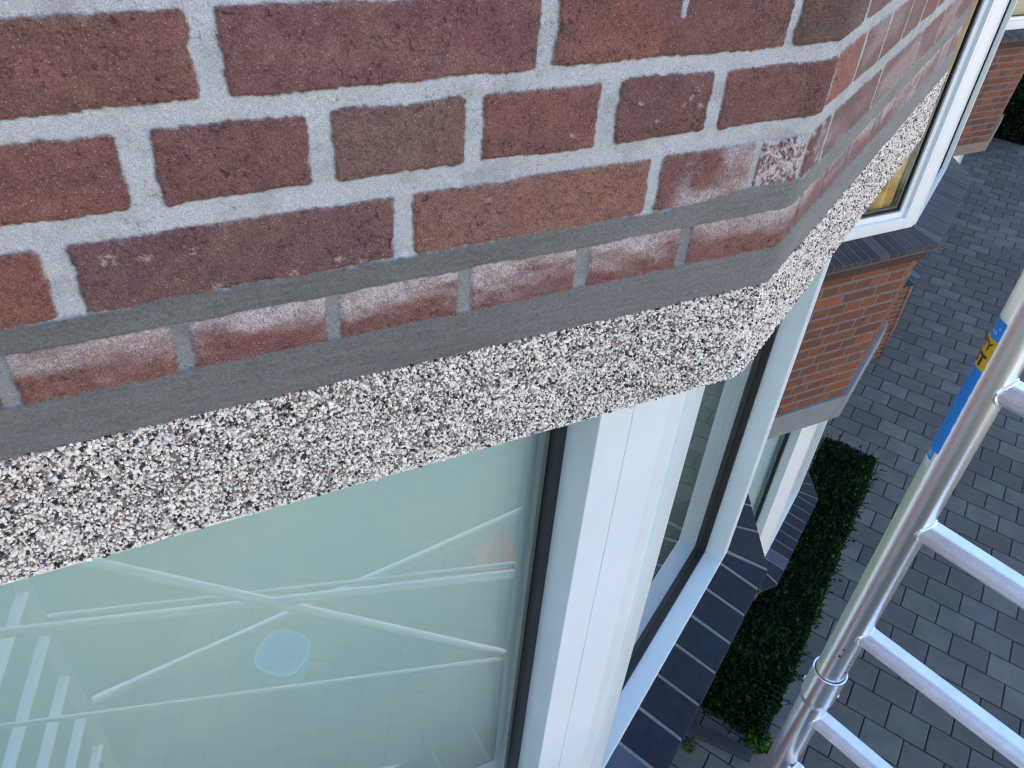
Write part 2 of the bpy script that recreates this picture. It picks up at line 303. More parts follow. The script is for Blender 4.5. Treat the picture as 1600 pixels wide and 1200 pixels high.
    col = bc*mask[..., None]+mc*(1-mask[..., None]); H = hb*mask+hm*(1-mask); cls = np.where(mask > .5, 0, 1)
    if near:   # newly raked-in grey cement: one strip over the third bed joint, one above the lintel
        up = -183+4.0*(fbm(S/26, S*0+3, 101, 3)-.5)+2.2*(fbm(S/6, S*0+5, 102, 2)-.5)+sst(330, 420, S)*3+5*sst(390, 450, S)*sst(X0+60, 470, S)+1.5*(fbm(S/11, S*0+8, 107, 3)-.5)*sst(380, 440, S)
        lo = -204+3.4*(fbm(S/30, S*0+9, 103, 3)-.5)+1.4*(fbm(S/5, S*0+2, 104, 2)-.5)
        m1 = sst(-.6, .6, up-Z)*sst(-.6, .6, Z-lo)
        up2 = -244.5+3.0*(fbm(S/34, S*0+19, 105, 3)-.5)+1.2*(fbm(S/5, S*0+12, 106, 2)-.5)
        m2 = sst(-.6, .6, up2-Z)
        mf = np.maximum(m1, m2)
        drag = fbm(S/26, Z/1.5, 110, 3); gr = fbm(S/1.6, Z/1.6, 111, 2); pt = fbm(S/60, Z/22, 112, 3)
        fc = np.array(srgb(101, 103, 99))*(.58+.28*drag+.42*gr+.28*pt)[..., None]
        wet = sst(.5, .75, fbm(S/45, Z/16, 113, 3))[..., None]*m1[..., None]; fc = fc*(1-.16*wet)+np.array(srgb(104, 102, 88))*.16*wet
        fc = fc*(1+.22*sst(150, 480, S)+.35*sst(X0, X0+70, S))[..., None]  # paler where dry to the right; grazing sheen painted in past the corner
        fc = fc*1.06*(1-.35*sst(.78, .86, fbm(S/1.3, Z/1.3, 116, 2)))[..., None]
        hf = 2.5+(drag-.5)*1.3+(gr-.5)*.7+m2*.9
        col = fc*mf[..., None]+col*(1-mf[..., None]); H = hf*mf+H*(1-mf); cls = np.where(mf > .5, 2, cls)
        L = sst(-.5, .5, (-286+3.6*(fbm(S/8, S*0+31, 115, 3)-.5))-Z)
        col = np.array(srgb(128, 122, 114))*L[..., None]+col*(1-L[..., None]); H = H*(1-L)+(2.2+(gr-.5)*1.2)*L; cls = np.where(L > .5, 3, cls)
    X, Y = wall_xy(S, H) if xy is None else xy(S, H, Z)
    vs = np.stack([X/1000, Y/1000, Z/1000+GZ], -1).reshape(-1, 3); colf = col.reshape(-1, 3)
    I = np.arange(ns*nz).reshape(nz, ns)
    q = np.stack([I[:-1, :-1], I[1:, :-1], I[1:, 1:], I[:-1, 1:]], -1).reshape(-1, 4); qc = cls[:-1, :-1].reshape(-1)
    for c in range(4):
        qq = q[qc == c]
        if len(qq) == 0: continue
        u, inv = np.unique(qq, return_inverse=True); parent.put(c, vs[u], inv.reshape(-1, 4), colf[u])
class Acc:
    """collects relief patches: one mesh per kind of surface"""
    def __init__(s): s.d = {}
    def put(s, c, v, f, col):
        V0, F0, C0 = s.d.setdefault(c, ([], [], [])); n = sum(len(a) for a in V0); V0.append(v); F0.append(f+n); C0.append(col)
    def build(s, parent, mats, names=('brickwork', 'mortar_joints', 'fresh_mortar', 'lintel')):
        for c, (v, f, k) in s.d.items(): s.o = mesh_np(names[c], np.concatenate(v), np.concatenate(f), mats[c], parent, np.concatenate(k))
# ---------------------------------------------------------------- grit of the pebble-dash lintel
def icosa():
    t = (1+5**.5)/2
    v = np.array([(-1, t, 0), (1, t, 0), (-1, -t, 0), (1, -t, 0), (0, -1, t), (0, 1, t), (0, -1, -t), (0, 1, -t), (t, 0, -1), (t, 0, 1), (-t, 0, -1), (-t, 0, 1)], float)
    f = np.array([(0, 11, 5), (0, 5, 1), (0, 1, 7), (0, 7, 10), (0, 10, 11), (1, 5, 9), (5, 11, 4), (11, 10, 2), (10, 7, 6), (7, 1, 8), (3, 9, 4), (3, 4, 2), (3, 2, 6), (3, 6, 8), (3, 8, 9), (4, 9, 5), (2, 4, 11), (6, 2, 10), (8, 6, 7), (9, 8, 1)])
    return v/np.linalg.norm(v[0]), f
STONE_COL = np.array([srgb(250, 244, 228), srgb(240, 230, 212), srgb(206, 200, 190), srgb(172, 167, 158), srgb(36, 38, 42), srgb(24, 26, 30), srgb(150, 122, 110), srgb(178, 150, 132), srgb(140, 96, 84), srgb(112, 108, 106), srgb(206, 192, 176)])
STONE_P = np.array([.37, .22, .10, .05, .07, .075, .03, .035, .012, .04, .05]); STONE_P = STONE_P/STONE_P.sum()
def grit(s0, s1, z0, z1, dens, r, under=0., place=None, seed=3, hbase=2.6):
    g = np.random.default_rng(seed); n = int((s1-s0)*(z1-z0+under)*dens)
    S = g.uniform(s0, s1, n); Z = g.uniform(z0-under, z1, n); top = z1+2.0*(fbm(S/8, S*0+31, 115, 3)-.5)*2
    Z = np.where(Z > top, Z-(z1-z0), Z); H = np.full(n, hbase)+g.normal(0, .5, n)
    un = Z < z0; H = np.where(un, hbase-(z0-Z), H); Z = np.where(un, z0-np.abs(g.normal(0, 1.5, n))*(fbm(S/7, S*0, 119, 2)+.3), Z)     # those below sit on the soffit
    rad = r*np.clip(g.lognormal(0, .28, n), .5, 1.9)
    v, f = icosa(); P = v[None]*rad[:, None, None]*(1+g.uniform(-.28, .28, (n, 12, 1)))
    P = P*g.uniform(.62, 1.3, (n, 1, 3))
    q = g.normal(size=(n, 4)); q /= np.linalg.norm(q, axis=1)[:, None]; a, b, c, d = q.T
    Rm = np.stack([1-2*(c*c+d*d), 2*(b*c-a*d), 2*(b*d+a*c), 2*(b*c+a*d), 1-2*(b*b+d*d), 2*(c*d-a*b), 2*(b*d-a*c), 2*(c*d+a*b), 1-2*(b*b+c*c)], -1).reshape(n, 3, 3)
    P = np.einsum('nij,nkj->nki', Rm, P)
    X, Y = (place or wall_xy)(S, H)
    P = P+np.stack([X, Y, Z], -1)[:, None]
    P = P/1000.; P[..., 2] += GZ
    ci = g.choice(len(STONE_COL), n, p=STONE_P); col = STONE_COL[ci]*g.uniform(.82, 1.12, (n, 1))
    F = (f[None]+12*np.arange(n)[:, None, None]).reshape(-1, 3)
    return P.reshape(-1, 3), F, np.repeat(col, 12, 0)
# ---------------------------------------------------------------- bay outline
def isect(p, d, q, e):
    A = np.array([[d[0], -e[0]], [d[1], -e[1]]]); t = np.linalg.solve(A, np.array(q)-np.array(p)); return tuple(np.array(p)+np.array(d)*t[0])
C1 = np.array([X0, 0.]); C2 = C1+T1*S1END
def outline(h, left=-696., back=-420.):
    """outer edge of the bay at a distance h outside its wall faces: left end, two corners, end of the return, then back"""
    a = (left, -h); c1 = isect((0, -h), (1, 0), C1+N1*h, T1); c2 = isect(C1+N1*h, T1, C2+N2*h, T2); e = tuple(C2+N2*h+T2*1135)
    return [a, c1, c2, e]
def ring(h0, h1):
    return outline(h1)+outline(h0)[::-1]
def shift(poly, o): return [(p[0]+o[0], p[1]+o[1]) for p in poly]
def strips(mb, h0, h1, z0, z1, o, c=(1, 1, 1)):
    A = outline(h1); B = outline(h0)
    for i in range(3): mb.prism(shift([A[i], A[i+1], B[i+1], B[i]], o), z0, z1, c)
# ---------------------------------------------------------------- windows
def strip_face(PF, u0, u1, r0, r1): return [PF(u0, -r0), PF(u1, -r0), PF(u1, -r1), PF(u0, -r1)]
def F0(s, out): return (s, 68.-out)
def ring_mesh(PF, a, b, z0, z1, w, r0, r1, o):
    m = MB(); vs = []
    for r in (r0, r1):
        for (u, z) in ((a, z0), (b, z0), (b, z1), (a, z1), (a+w, z0+w), (b-w, z0+w), (b-w, z1-w), (a+w, z1-w)):
            p = shift([PF(u, -r)], o)[0]; vs.append(V(p[0], p[1], z))
    fs = []
    for i in range(4):
        j = (i+1) % 4; fs += [(i, j, 4+j, 4+i), (8+4+i, 8+4+j, 8+j, 8+i), (i, 8+i, 8+j, j), (4+j, 8+4+j, 8+4+i, 4+i)]
    m.add(vs, fs); return m
def make_window(house, PF, a, b, zt, zb, o, dep, jamb_l, jamb_r, backing, gw=14., head=76., rail=58., sash=False, flat_rail=False, white=None, label=None, backmat_wave=None, gd=15., glass=None):
    """one window of the bay: a..b clear opening along the face PF; frame front at 0, glass dep behind"""
    white = white or M_WHITE; f = MB(); S = lambda p: shift(p, o)
    zr = zb+rail
    if flat_rail: f.prism(S(strip_face(PF, a, b, 0, dep)), zb-26, zb, )
    else: f.prism(S(strip_face(PF, a, b, 0, dep)), zb-14, zr)
    hd = MB(); hd.prism(S(strip_face(PF, a, b, 0, dep)), zt-head, zt)
    z_lo = zb if flat_rail else zr; z_hi = zt-head
    win = f.build('window', white, house, bevel=.0016)
    hd.build('head_rail', white, win, bevel=.0016)
    if label: win['label'] = label
    if sash:
        w = 30; g = ring_mesh(PF, a, b, z_lo, z_hi, w, 18, dep+4, o)
        g.build('sash', white, win, bevel=.003); a += w; b -= w; z_lo += w; z_hi -= w
    if sash: dep = 34
    e = .8; k = ring_mesh(PF, a+e, b-e, z_lo+e, z_hi-e, gw-2*e if not sash else 9, dep-gd if not sash else dep-6, dep+8, o)
    k.build('gasket', M_GASK, win)
    ring_mesh(PF, a+gw, b-gw, z_lo+gw, z_hi-gw, 9, dep+3, dep+15, o).build('spacer_bar', M_SEAL, win)
    for r in (dep, dep+18):
        gl = MB(); gl.add([V(*S([PF(a+2, -r)])[0], z_lo), V(*S([PF(b-2, -r)])[0], z_lo), V(*S([PF(b-2, -r)])[0], z_hi), V(*S([PF(a+2, -r)])[0], z_hi)], [(0, 1, 2, 3)])
        gl.build('glass', glass or M_GLASS, win)
    # what hangs behind the pane
    n = 60; bk = MB(); vs = []; fs = []
    for i in range(n+1):
        u = a-30+(b-a+60)*i/n
        for j in range(13):
            z = z_lo-30+(z_hi-z_lo+60)*j/12
            wv = 0 if not backmat_wave else backmat_wave*(math.sin(i*1.3+math.sin(j*.8)*.9)+.6*math.sin(i*.57+j*.35))
            vs.append(V(*S([PF(u, -(dep+(38 if not sash else 34)+wv))])[0], z))
    for i in range(n):
        for j in range(12): fs.append((i*13+j, (i+1)*13+j, (i+1)*13+j+1, i*13+j+1))
    bk.add(vs, fs); bb = bk.build(backing[0], backing[1], win, smooth=True)
    return win
M_FOIL = mat('pale_blind', srgb(228, 248, 246), rough=.7, noise=(1.1, .8, srgb(202, 236, 254)))
M_GREYIN = mat('grey_green_blind', srgb(160, 188, 180), rough=.8)
M_CURT = mat('ochre_curtain', srgb(244, 216, 140), rough=.9, noise=(9, .7, srgb(160, 124, 66)), bump=(60, .4, .004))
def posts(house, o, zt, zb, white, ja=381):
    S = lambda p: shift(p, o)
    f = MB(); g = 1.0
    f.prism(S([(ja, 68), (427.4, 68), (427.4, 147), (ja, 147)]), zb-14, zt)                     # jamb of the canted window
    f.build('jamb', white, house, bevel=.0012); f = MB()
    f.prism(S([(428.2, 68.4), (482, 68.4), (530.5, 87.4), (517, 160), (428.2, 160)]), zb-14, zt-.5)    # coupling post on the corner
    cp = f.build('corner_post', white, house, bevel=.0012); f = MB()
    a = W1(38.0, .4); b = W1(97, .4)
    a = W1(38.8, .4)
    f.prism(S([a, b, W1(97, -65), W1(38.8, -65)]), zb-14, zt-1)
    f.build('jamb', white, house, bevel=.0012); f = MB()
    f.prism(S([W1(24, 1.6), W1(33, 1.9), W1(33, -4), W1(24, -4)]), zb-13, zt-2)                  # cover bead
    f.build('cover_bead', white, cp, bevel=.0008)
    g = MB(); g.prism(S([(530.9, 89.5), tuple(np.array(W1(37.6, -1.6))), W1(37.6, -6), (529, 94)]), zb-10, zt-3); g.prism(S([(427.5, 70), (428.1, 70), (428.1, 76), (427.5, 76)]), zb-10, zt-3); g.build('seam_backing', M_GASK, cp)  # added dark backing so the seams read as deep gaps
    f = MB()
    f.prism(S([W1(840, 0), W1(895, 0), W2(62, 0), W2(62, -65), W1(848, -65)]), zb-14, zt)
    f.build('corner_post', white, house, bevel=.0016)
    f = MB(); f.prism(S([(-696, 68), (-640, 68), (-640, 147), (-696, 147)]), zb-14, zt); f.build('side_post', white, house, bevel=.0016)
    f = MB(); f.prism(S([W2(1060, 0), W2(1120, 0), W2(1120, -65), W2(1060, -65)]), zb-14, zt); f.build('side_post', white, house, bevel=.0016)
def sill(house, o, zb, ov, kind, seed=1):
    """tiles or rowlock bricks laid side by side on the sill, pitched outwards, with joints between them"""
    rr = random.Random(seed); S = lambda p: shift(p, o); zi = zb-13; zo = zb-40
    pitch, jt, th = (105.8, 9., 17.) if kind == 'tile' else (58., 5., 26.)
    Ko = isect((0, 68-ov), (1, 0), np.array(W1(0, ov)), TD); K2o = isect(np.array(W1(0, ov)), TD, np.array(W2(0, ov)), NF*0+TF)
    t_in = tuple(KW); runs = []
    def zat(i): return zi
    mb = MB()
    def piece(p, up, dz=0, pale=False):          # p = inner a, inner b, outer b, outer a
        d = rr.uniform(-1.2, 1.2); l = rr.uniform(.8, 1.2)
        base = srgb(26, 31, 40) if kind == 'tile' else srgb(*[int(v) for v in (62*l+2, 62*l+2, 64*l+2)])
        c = tuple(v*rr.uniform(.85, 1.15) for v in base)
        if pale: c = srgb(74, 84, 102)
        mb.prism(S(p), [zi-th+d, zi-th+d, zo-th+d, zo-th+d], [zi+d, zi+d, zo+d+dz, zo+d+dz], c)
    # front face
    s = 209+jt/2 if kind == 'tile' else 30.
    if kind == 'tile': piece([KW+TD*6, W1(209-105.8-jt/2, 0), W1(209-105.8-jt/2, ov), tuple(np.array(Ko)+TD*8)], 0); piece([W1(209-105.8+jt/2, 0), W1(209-jt/2, 0), W1(209-jt/2, ov+1), W1(209-105.8+jt/2, ov+1)], 0, pale=True)
    while s < 885:
        e = min(s+pitch-jt, 890); j = rr.uniform(-2, 2)
        eo = e if e < 880 else (np.array(K2o)-KW)@TD-5
        so = s
        piece([W1(s, 0), W1(e, 0), W1(eo, ov+j), W1(so, ov+j)], 0); s = e+jt
    k = 8.
    s = 8.
    while s < 1105:
        e = s+pitch-jt; piece([W2(s, 0), W2(e, 0), W2(e, ov), W2(s if s > 10 else (np.array(K2o)-K2)@TF+5, ov)], 0); s = e+jt
    x = KW[0]-6
    while x > -690:
        e = x-pitch+jt; xo = x if x < KW[0]-10 else Ko[0]-6
        piece([(e, 68), (x, 68), (xo, 68-ov), (e, 68-ov)], 0); x = e-jt
    mb.build('sill_tiles' if kind == 'tile' else 'sill_bricks', M_TILE, house, bevel=.0022 if kind == 'tile' else .004)
    if kind != 'tile':
        cb = MB(); rr2 = random.Random(seed); oo = outline(ov-68-34)
        strips(cb, -60, ov-68-30, -1786, zo-th-7, o, srgb(60, 44, 38)); cb.build('corbel_course', M_FARBR, house)  # brown course, coloured darker for the shade under the sill
    # mortar bed under and between them
    b = MB(); d = 2.2
    inner = [(-696, 68), tuple(KW), tuple(K2), W2(1120, 0)]; outer = [(-696, 68-ov+d), isect((0, 68-ov+d), (1, 0), np.array(W1(0, ov-d)), TD), isect(np.array(W1(0, ov-d)), TD, np.array(W2(0, ov-d)), TF), W2(1120, ov-d)]
    for i in range(3):
        dd = d if kind == 'tile' else 1.2; b.prism(S([inner[i], inner[i+1], outer[i+1], outer[i]]), [zi-th-6, zi-th-6, zo-th-6, zo-th-6], [zi-dd, zi-dd, zo-dd, zo-dd])
    b.build('sill_mortar', M_JOINT if kind == 'tile' else M_JOINT2, house)
# ---------------------------------------------------------------- a terraced house: body, bay walls, lintels, windows, sills
def body(house, o, s0, s1, mt, e=0):
    P = lambda s, out: tuple(C1+T1*s+N1*out+np.array(o))
    b = MB(); b.prism([P(s0, -940-e), P(s1, -940-e), P(s1, -8000-e), P(s0, -8000-e)], -5400, 2700-e, srgb(126, 84, 68))
    for a_, b_ in ((s0, -1050), (1880, s1)): b.prism([P(a_, -602), P(b_, -602), P(b_, -938), P(a_, -938)], -5400, 2699, srgb(126, 84, 68))
    b.build('wall', mt, house)
    r = MB(); A = P(s0, -300-e); B = P(s1, -300-e); Cc = P(s1, -8300); D = P(s0, -8300); E = P(s0, -4300); F = P(s1, -4300)
    r.add([V(*A, 2720), V(*B, 2720), V(*Cc, 2720), V(*D, 2720), V(*E, 6200-e), V(*F, 6200-e)], [(0, 3, 2, 1), (0, 1, 5, 4), (2, 3, 4, 5), (0, 4, 3), (1, 2, 5)])
    r.build('roof', M_ROOF, house)
M_ROOF = mat('roof_tiles', srgb(120, 66, 48), rough=.8, noise=(5, .5, srgb(84, 56, 48)))
def brick_tex(name, c1, c2, mo):
    M = mat(name, (.3, .2, .15), rough=.85); n = M.node_tree; b = n.nodes['Principled BSDF']; tc = n.nodes['Texture Coordinate']
    sp = n.nodes.new('ShaderNodeSeparateXYZ'); cb = n.nodes.new('ShaderNodeCombineXYZ'); n.links.new(tc.outputs['Object'], sp.inputs[0])
    d = n.nodes.new('ShaderNodeVectorMath'); d.operation = 'DOT_PRODUCT'; d.inputs[1].default_value = (math.cos(TH), math.sin(TH), 0); n.links.new(tc.outputs['Object'], d.inputs[0])
    n.links.new(d.outputs['Value'], cb.inputs[0]); n.links.new(sp.outputs[2], cb.inputs[1])
    t = n.nodes.new('ShaderNodeTexBrick'); t.inputs['Scale'].default_value = 1; t.inputs['Brick Width'].default_value = .222; t.inputs['Row Height'].default_value = .0645; t.inputs['Mortar Size'].default_value = .006
    t.inputs['Color1'].default_value = (*c1, 1); t.inputs['Color2'].default_value = (*c2, 1); t.inputs['Mortar'].default_value = (*mo, 1)
    n.links.new(cb.outputs[0], t.inputs['Vector']); n.links.new(t.outputs[0], b.inputs['Base Color']); return M
M_BODY = brick_tex('brick_facade', srgb(140, 84, 66), srgb(116, 72, 62), srgb(140, 140, 136))
def lower_bay(house, o, lean, res, seed, pebbly, white, parapet_top=-1770, near=False, setback=0.):
    """parapet under the first-floor sill, lintel, ground-floor windows, sill and plinth"""
    def xy(S, H, Z):
        X, Y = wall_xy(S, H); t = np.clip((parapet_top-Z)/900., 0, 1.2); return X+o[0]+lean[0]*t, Y+o[1]+lean[1]*t
    A = Acc(); relief(-694, X0+S1END+1120, -2694, parapet_top, res, A, seed=seed, xy=xy, mortar=srgb(112, 109, 106), hprot=2.5)
    A.build(house, [M_FARBR]*4, names=('parapet', 'mortar_joints', '', '')); A = Acc()
    o2 = (o[0]+lean[0], o[1]+lean[1])
    relief(-694, X0+S1END+1120, -5420, -4390, res*2.2, A, seed=seed+1, xy=lambda S, H, Z: tuple(np.array(wall_xy(S, H-20-setback))+np.array(o2)[:, None, None]), mortar=srgb(120, 120, 118))
    A.build(house, [M_FARBR]*4, names=('plinth', 'mortar_joints', '', ''))
    b = MB(); strips(b, -100, 24, -2790 if pebbly else -2850, -2690, o2); lt = b.build('lintel', M_PEB if pebbly else M_CONC, house, bevel=.004)
    low = (o2[0]-12-setback*.5, o2[1]+8+setback*.86)
    zt, zb = (-2790 if pebbly else -2850), -4300
    posts(house, low, zt, zb, white)
    make_window(house, F0, -640, 381, zt, zb, low, 79, 0, 0, ('blind', M_FOIL), sash=False, white=white)
    make_window(house, W1, 97, 844, zt, zb, low, 65, 0, 0, ('blind', M_GREYIN), flat_rail=True, white=white)
    make_window(house, W2, 62, 1060, zt, zb, low, 65, 0, 0, ('blind', M_GREYIN), flat_rail=True, white=white)
    sill(house, low, zb, 150 if setback < 80 or setback > 200 else 95, 'tile', seed)
M_PEB = mat('pebbledash', srgb(150, 140, 124), rough=.9, noise=(160, .9, srgb(92, 84, 74)), bump=(220, 1., .004))
def upper_bay(house, o, seed, res=12):
    A = Acc(); xy = lambda S, H, Z: tuple(np.array(wall_xy(S, H))+np.array(o)[:, None, None])
    relief(-694, X0+S1END+1120, -286, 2600, res, A, seed=seed, xy=xy); A.build(house, [M_FARBR]*4, names=('brickwork', 'mortar_joints', '', ''))
    b = MB(); strips(b, -100, 4, -407, -286, o); b.build('lintel', M_PEB, house, bevel=.003)
    c = MB(); strips(c, -1, 60, 2600, 2760, o); A_ = outline(0); c.prism(shift([A_[0], A_[1], A_[2], A_[3]], o), 2601, 2759); c.build('bay_roof', M_CONC, house)
# ================================================================ the near house
near = empty('brick_house', V(504, 0, -5400), 'nearest brick house, its bay wall with fresh grey cement above a pebble-dash lintel', 'house', 'terraced houses with canted bays')
A = Acc()
relief(-250, 560, -407, 62, 1.15, A, near=True, seed=5)
relief(560, X0+S1END+90, -407, 62, 1.7, A, near=True, seed=5)
relief(-694, -250, -407, 62, 4, A, near=True, seed=5)
relief(X0+S1END+90, X0+S1END+1120, -407, 62, 5, A, near=True, seed=5)
relief(-694, X0+S1END+1120, 62, 2600, 12, A, near=True, seed=5)
A.build(near, [M_BRICK, M_MORT, M_FRESH, M_FRESH])
lin = A.o
pv = []; pf = []; pc = []; n0 = 0
for args in ((-250, 540, -407, -287, .37, 1.16, 20, None, 3), (540, X0+S1END+60, -407, -287, .27, 1.32, 16, None, 4), (-694, -250, -407, -287, .06, 2.6, 20, None, 5), (X0+S1END+60, X0+S1END+1120, -407, -287, .05, 2.8, 20, None, 6)):
    v, f, c = grit(*args); pv.append(v); pf.append(f+n0); pc.append(c); n0 += len(v)
mesh_np('pebble_dash', np.concatenate(pv), None, M_STONE, lin, np.concatenate(pc), smooth=False, tris=np.concatenate(pf))
b = MB(); strips(b, -100, 1.5, -408.5, -290, (0, 0)); b.build('lintel_core', M_FRESH, lin)
c = MB(); strips(c, -1, 60, 2600, 2760, (0, 0)); c.prism(outline(0), 2601, 2759); c.build('bay_roof', M_CONC, near)
body(near, (0, 0), -6500, 2150, M_BODY)  # unseen body lengthened to the left to keep the sun off the scaffold
ZT, ZB = -409, -1650
posts(near, (0, 0), ZT, ZB, M_WHITE)
make_window(near, F0, -640, 381, ZT, ZB, (0, 0), 79, 0, 0, ('blind', M_FOIL), label='wide window of the canted side with pale blue-green pane', glass=M_GLASS2)
make_window(near, W1, 97, 844, ZT, ZB, (0, 0), 65, 0, 0, ('blind', M_GREYIN), flat_rail=True, label='narrow front window with grey-green pane')
make_window(near, W2, 62, 1060, ZT, ZB, (0, 0), 65, 0, 0, ('blind', M_GREYIN), flat_rail=True)
sill(near, (0, 0), ZB, 118, 'tile', 4)
lower_bay(near, (0, 0), (-60, 36), 9, 15, False, M_WHITE, parapet_top=-1712, setback=260.)
# ---------------------------------------------------------------- neighbours
D1 = (2924, 1765)
nb = empty('brick_house', V(504+D1[0], D1[1], -5400), 'neighbouring brick house with ochre curtain, black brick sill and orange-red parapet', 'house', 'terraced houses with canted bays')
upper_bay(nb, D1, 41)
posts(nb, D1, ZT, ZB, M_WPLAIN, 412)
make_window(nb, F0, -640, 412, ZT, ZB, D1, 75, 0, 0, ('curtain', M_CURT), sash=True, rail=46, white=M_WPLAIN, label='first-floor window with ochre curtain', backmat_wave=14)
make_window(nb, W1, 97, 844, ZT, ZB, D1, 65, 0, 0, ('curtain', M_CURT), gd=40., flat_rail=True, white=M_WPLAIN, backmat_wave=14)
make_window(nb, W2, 62, 1060, ZT, ZB, D1, 65, 0, 0, ('curtain', M_CURT), flat_rail=True, white=M_WPLAIN, backmat_wave=14)
sill(nb, D1, ZB, 142, 'rowlock', 9)
lower_bay(nb, D1, (-60, 36), 4, 25, False, M_WPLAIN)
body(nb, D1, -1350, 2900, M_BODY, 12)
D3 = (7131, 4223)
tb = empty('brick_house', V(504+D3[0], D3[1], -5400), 'farthest brick house in the top right corner, above a strip of pebble-dash', 'house', 'terraced houses with canted bays')
upper_bay(tb, D3, 43, 20)
posts(tb, D3, ZT, ZB, M_WPLAIN, 412)
make_window(tb, F0, -640, 412, ZT, ZB, D3, 75, 0, 0, ('curtain', M_GREYIN), sash=True, white=M_WPLAIN)
make_window(tb, W1, 97, 844, ZT, ZB, D3, 65, 0, 0, ('curtain', M_GREYIN), flat_rail=True, white=M_WPLAIN)
make_window(tb, W2, 62, 1060, ZT, ZB, D3, 65, 0, 0, ('curtain', M_GREYIN), flat_rail=True, white=M_WPLAIN)
sill(tb, D3, ZB, 130, 'rowlock', 19)
lower_bay(tb, D3, (-60, 36), 7, 35, True, M_WPLAIN, setback=90.)
body(tb, D3, -2080, 16000, M_BODY, 24)  # unseen body run on along the row so the paving stays shaded
# ---------------------------------------------------------------- the terrace across the street (sunlit; seen in reflections only)
op = empty('brick_house', V(8000, -10000, -5400), 'long sunlit brick terrace on the opposite side of the street', 'house')
P = lambda s, out: tuple(C1+T1*s+N1*out)
b = MB(); b.prism([P(-14000, 15000), P(22000, 15000), P(22000, 23000), P(-14000, 23000)], -5400, 1600, srgb(150, 96, 76)); wl = b.build('wall', mat('cream_render', srgb(205, 178, 142), rough=.9, noise=(2, .4, srgb(180, 140, 104))), op)
r = MB(); q = [P(-14000, 14700), P(22000, 14700), P(22000, 23300), P(-14000, 23300), P(-14000, 19000), P(22000, 19000)]
r.add([V(*q[0], 1600), V(*q[1], 1600), V(*q[2], 1600), V(*q[3], 1600), V(*q[4], 4600), V(*q[5], 4600)], [(0, 1, 2, 3), (0, 4, 5, 1), (2, 5, 4, 3), (0, 3, 4), (1, 5, 2)]); r.build('roof', M_ROOF, op)
for i in range(9):
    for zz in (-4300, -1500):
        s = -12500+i*4000; f = MB(); f.prism([P(s, 14940), P(s+1900, 14940), P(s+1900, 15050), P(s, 15050)], zz, zz+1500); wn = f.build('window', M_WPLAIN, op)
        g = MB(); g.prism([P(s+90, 14932), P(s+1810, 14932), P(s+1810, 14945), P(s+90, 14945)], zz+90, zz+1410); g.build('pane', M_BLACK, wn)
# ================================================================ ground: sand bed and paving blocks
g = MB(); g.add([V(-60000, -60000, -5446), V(60000, -60000, -5446), V(60000, 60000, -5446), V(-60000, 60000, -5446)], [(0, 1, 2, 3)]); tag(g.build('ground', M_SAND), kind='structure')
g = MB(); q = [P(-2500, -900), P(24000, -900), P(24000, 9000), P(-2500, 9000)]; g.add([V(*a, -5409) for a in q], [(0, 1, 2, 3)]); tag(g.build('joint_bed', M_SAND), kind='structure')
def paving():
    L, Wd = 286., 240.; eu = np.array([math.cos(R_(-61.6)), math.sin(R_(-61.6))]); ev = np.array([math.cos(R_(31.4)), math.sin(R_(31.4))])
    O = np.array([4898., 1416.]); vs = []; fs = []; cs = []; rr = random.Random(3); n = 0
    jt = 8.; bv = 6.
    for j in range(-36, 90):
        for i in range(-12, 32):
            a = O+ev*(j*Wd)+eu*((i+(.5 if j % 2 else 0.))*L)
            c = a+eu*L/2+ev*Wd/2; rel = c-C1; out = rel@N1; s = rel@T1
            if s < -2400 or s > 23500 or out < -800 or out > 8700: continue
            dz = rr.uniform(-1.6, 1.6); tx = rr.uniform(-.8, .8); ty = rr.uniform(-.8, .8); rot = rr.uniform(-.006, .006)
            stn = 1-.22*float(sst(.5, .7, fbm(np.array([c[0]/900.]), np.array([c[1]/900.]), 61, 3))[0]); base = stn*np.array(srgb(106, 110, 106))*rr.uniform(.76, 1.16)*np.array((1, 1+rr.uniform(-.03, .03), 1+rr.uniform(-.05, .04)))
            h = [(jt/2, jt/2), (L-jt/2, jt/2), (L-jt/2, Wd-jt/2), (jt/2, Wd-jt/2)]; t = [(jt/2+bv, jt/2+bv), (L-jt/2-bv, jt/2+bv), (L-jt/2-bv, Wd-jt/2-bv), (jt/2+bv, Wd-jt/2-bv)]
            def pt(u, v, z):
                u2 = u-L/2; v2 = v-Wd/2; p = c+eu*(u2-v2*rot)+ev*(v2+u2*rot); return V(p[0], p[1], z+dz+tx*u2/100+ty*v2/100)
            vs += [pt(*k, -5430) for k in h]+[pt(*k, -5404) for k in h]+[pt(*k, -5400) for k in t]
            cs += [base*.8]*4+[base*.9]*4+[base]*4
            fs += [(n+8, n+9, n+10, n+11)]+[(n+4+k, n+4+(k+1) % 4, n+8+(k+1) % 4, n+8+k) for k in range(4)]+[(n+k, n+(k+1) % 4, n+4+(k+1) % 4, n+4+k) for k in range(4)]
            n += 12
    o = mesh_np('pavement', vs, fs, M_PAVE, None, np.array(cs), smooth=False); tag(o, kind='structure')
paving()
k = MB()
for i in range(22): k.prism([P(-2500+i*1250+4, 9020), P(-2500+(i+1)*1250-4, 9020), P(-2500+(i+1)*1250-4, 9160), P(-2500+i*1250+4, 9160)], -5440, -5398)
tag(k.build('kerb', M_CONC, bevel=.01), kind='structure')
g = MB(); q = [P(-30000, 9165), P(40000, 9165), P(40000, 14900), P(-30000, 14900)]; g.add([V(*a, -5438) for a in q], [(0, 1, 2, 3)]); tag(g.build('road', M_CONC), kind='structure')
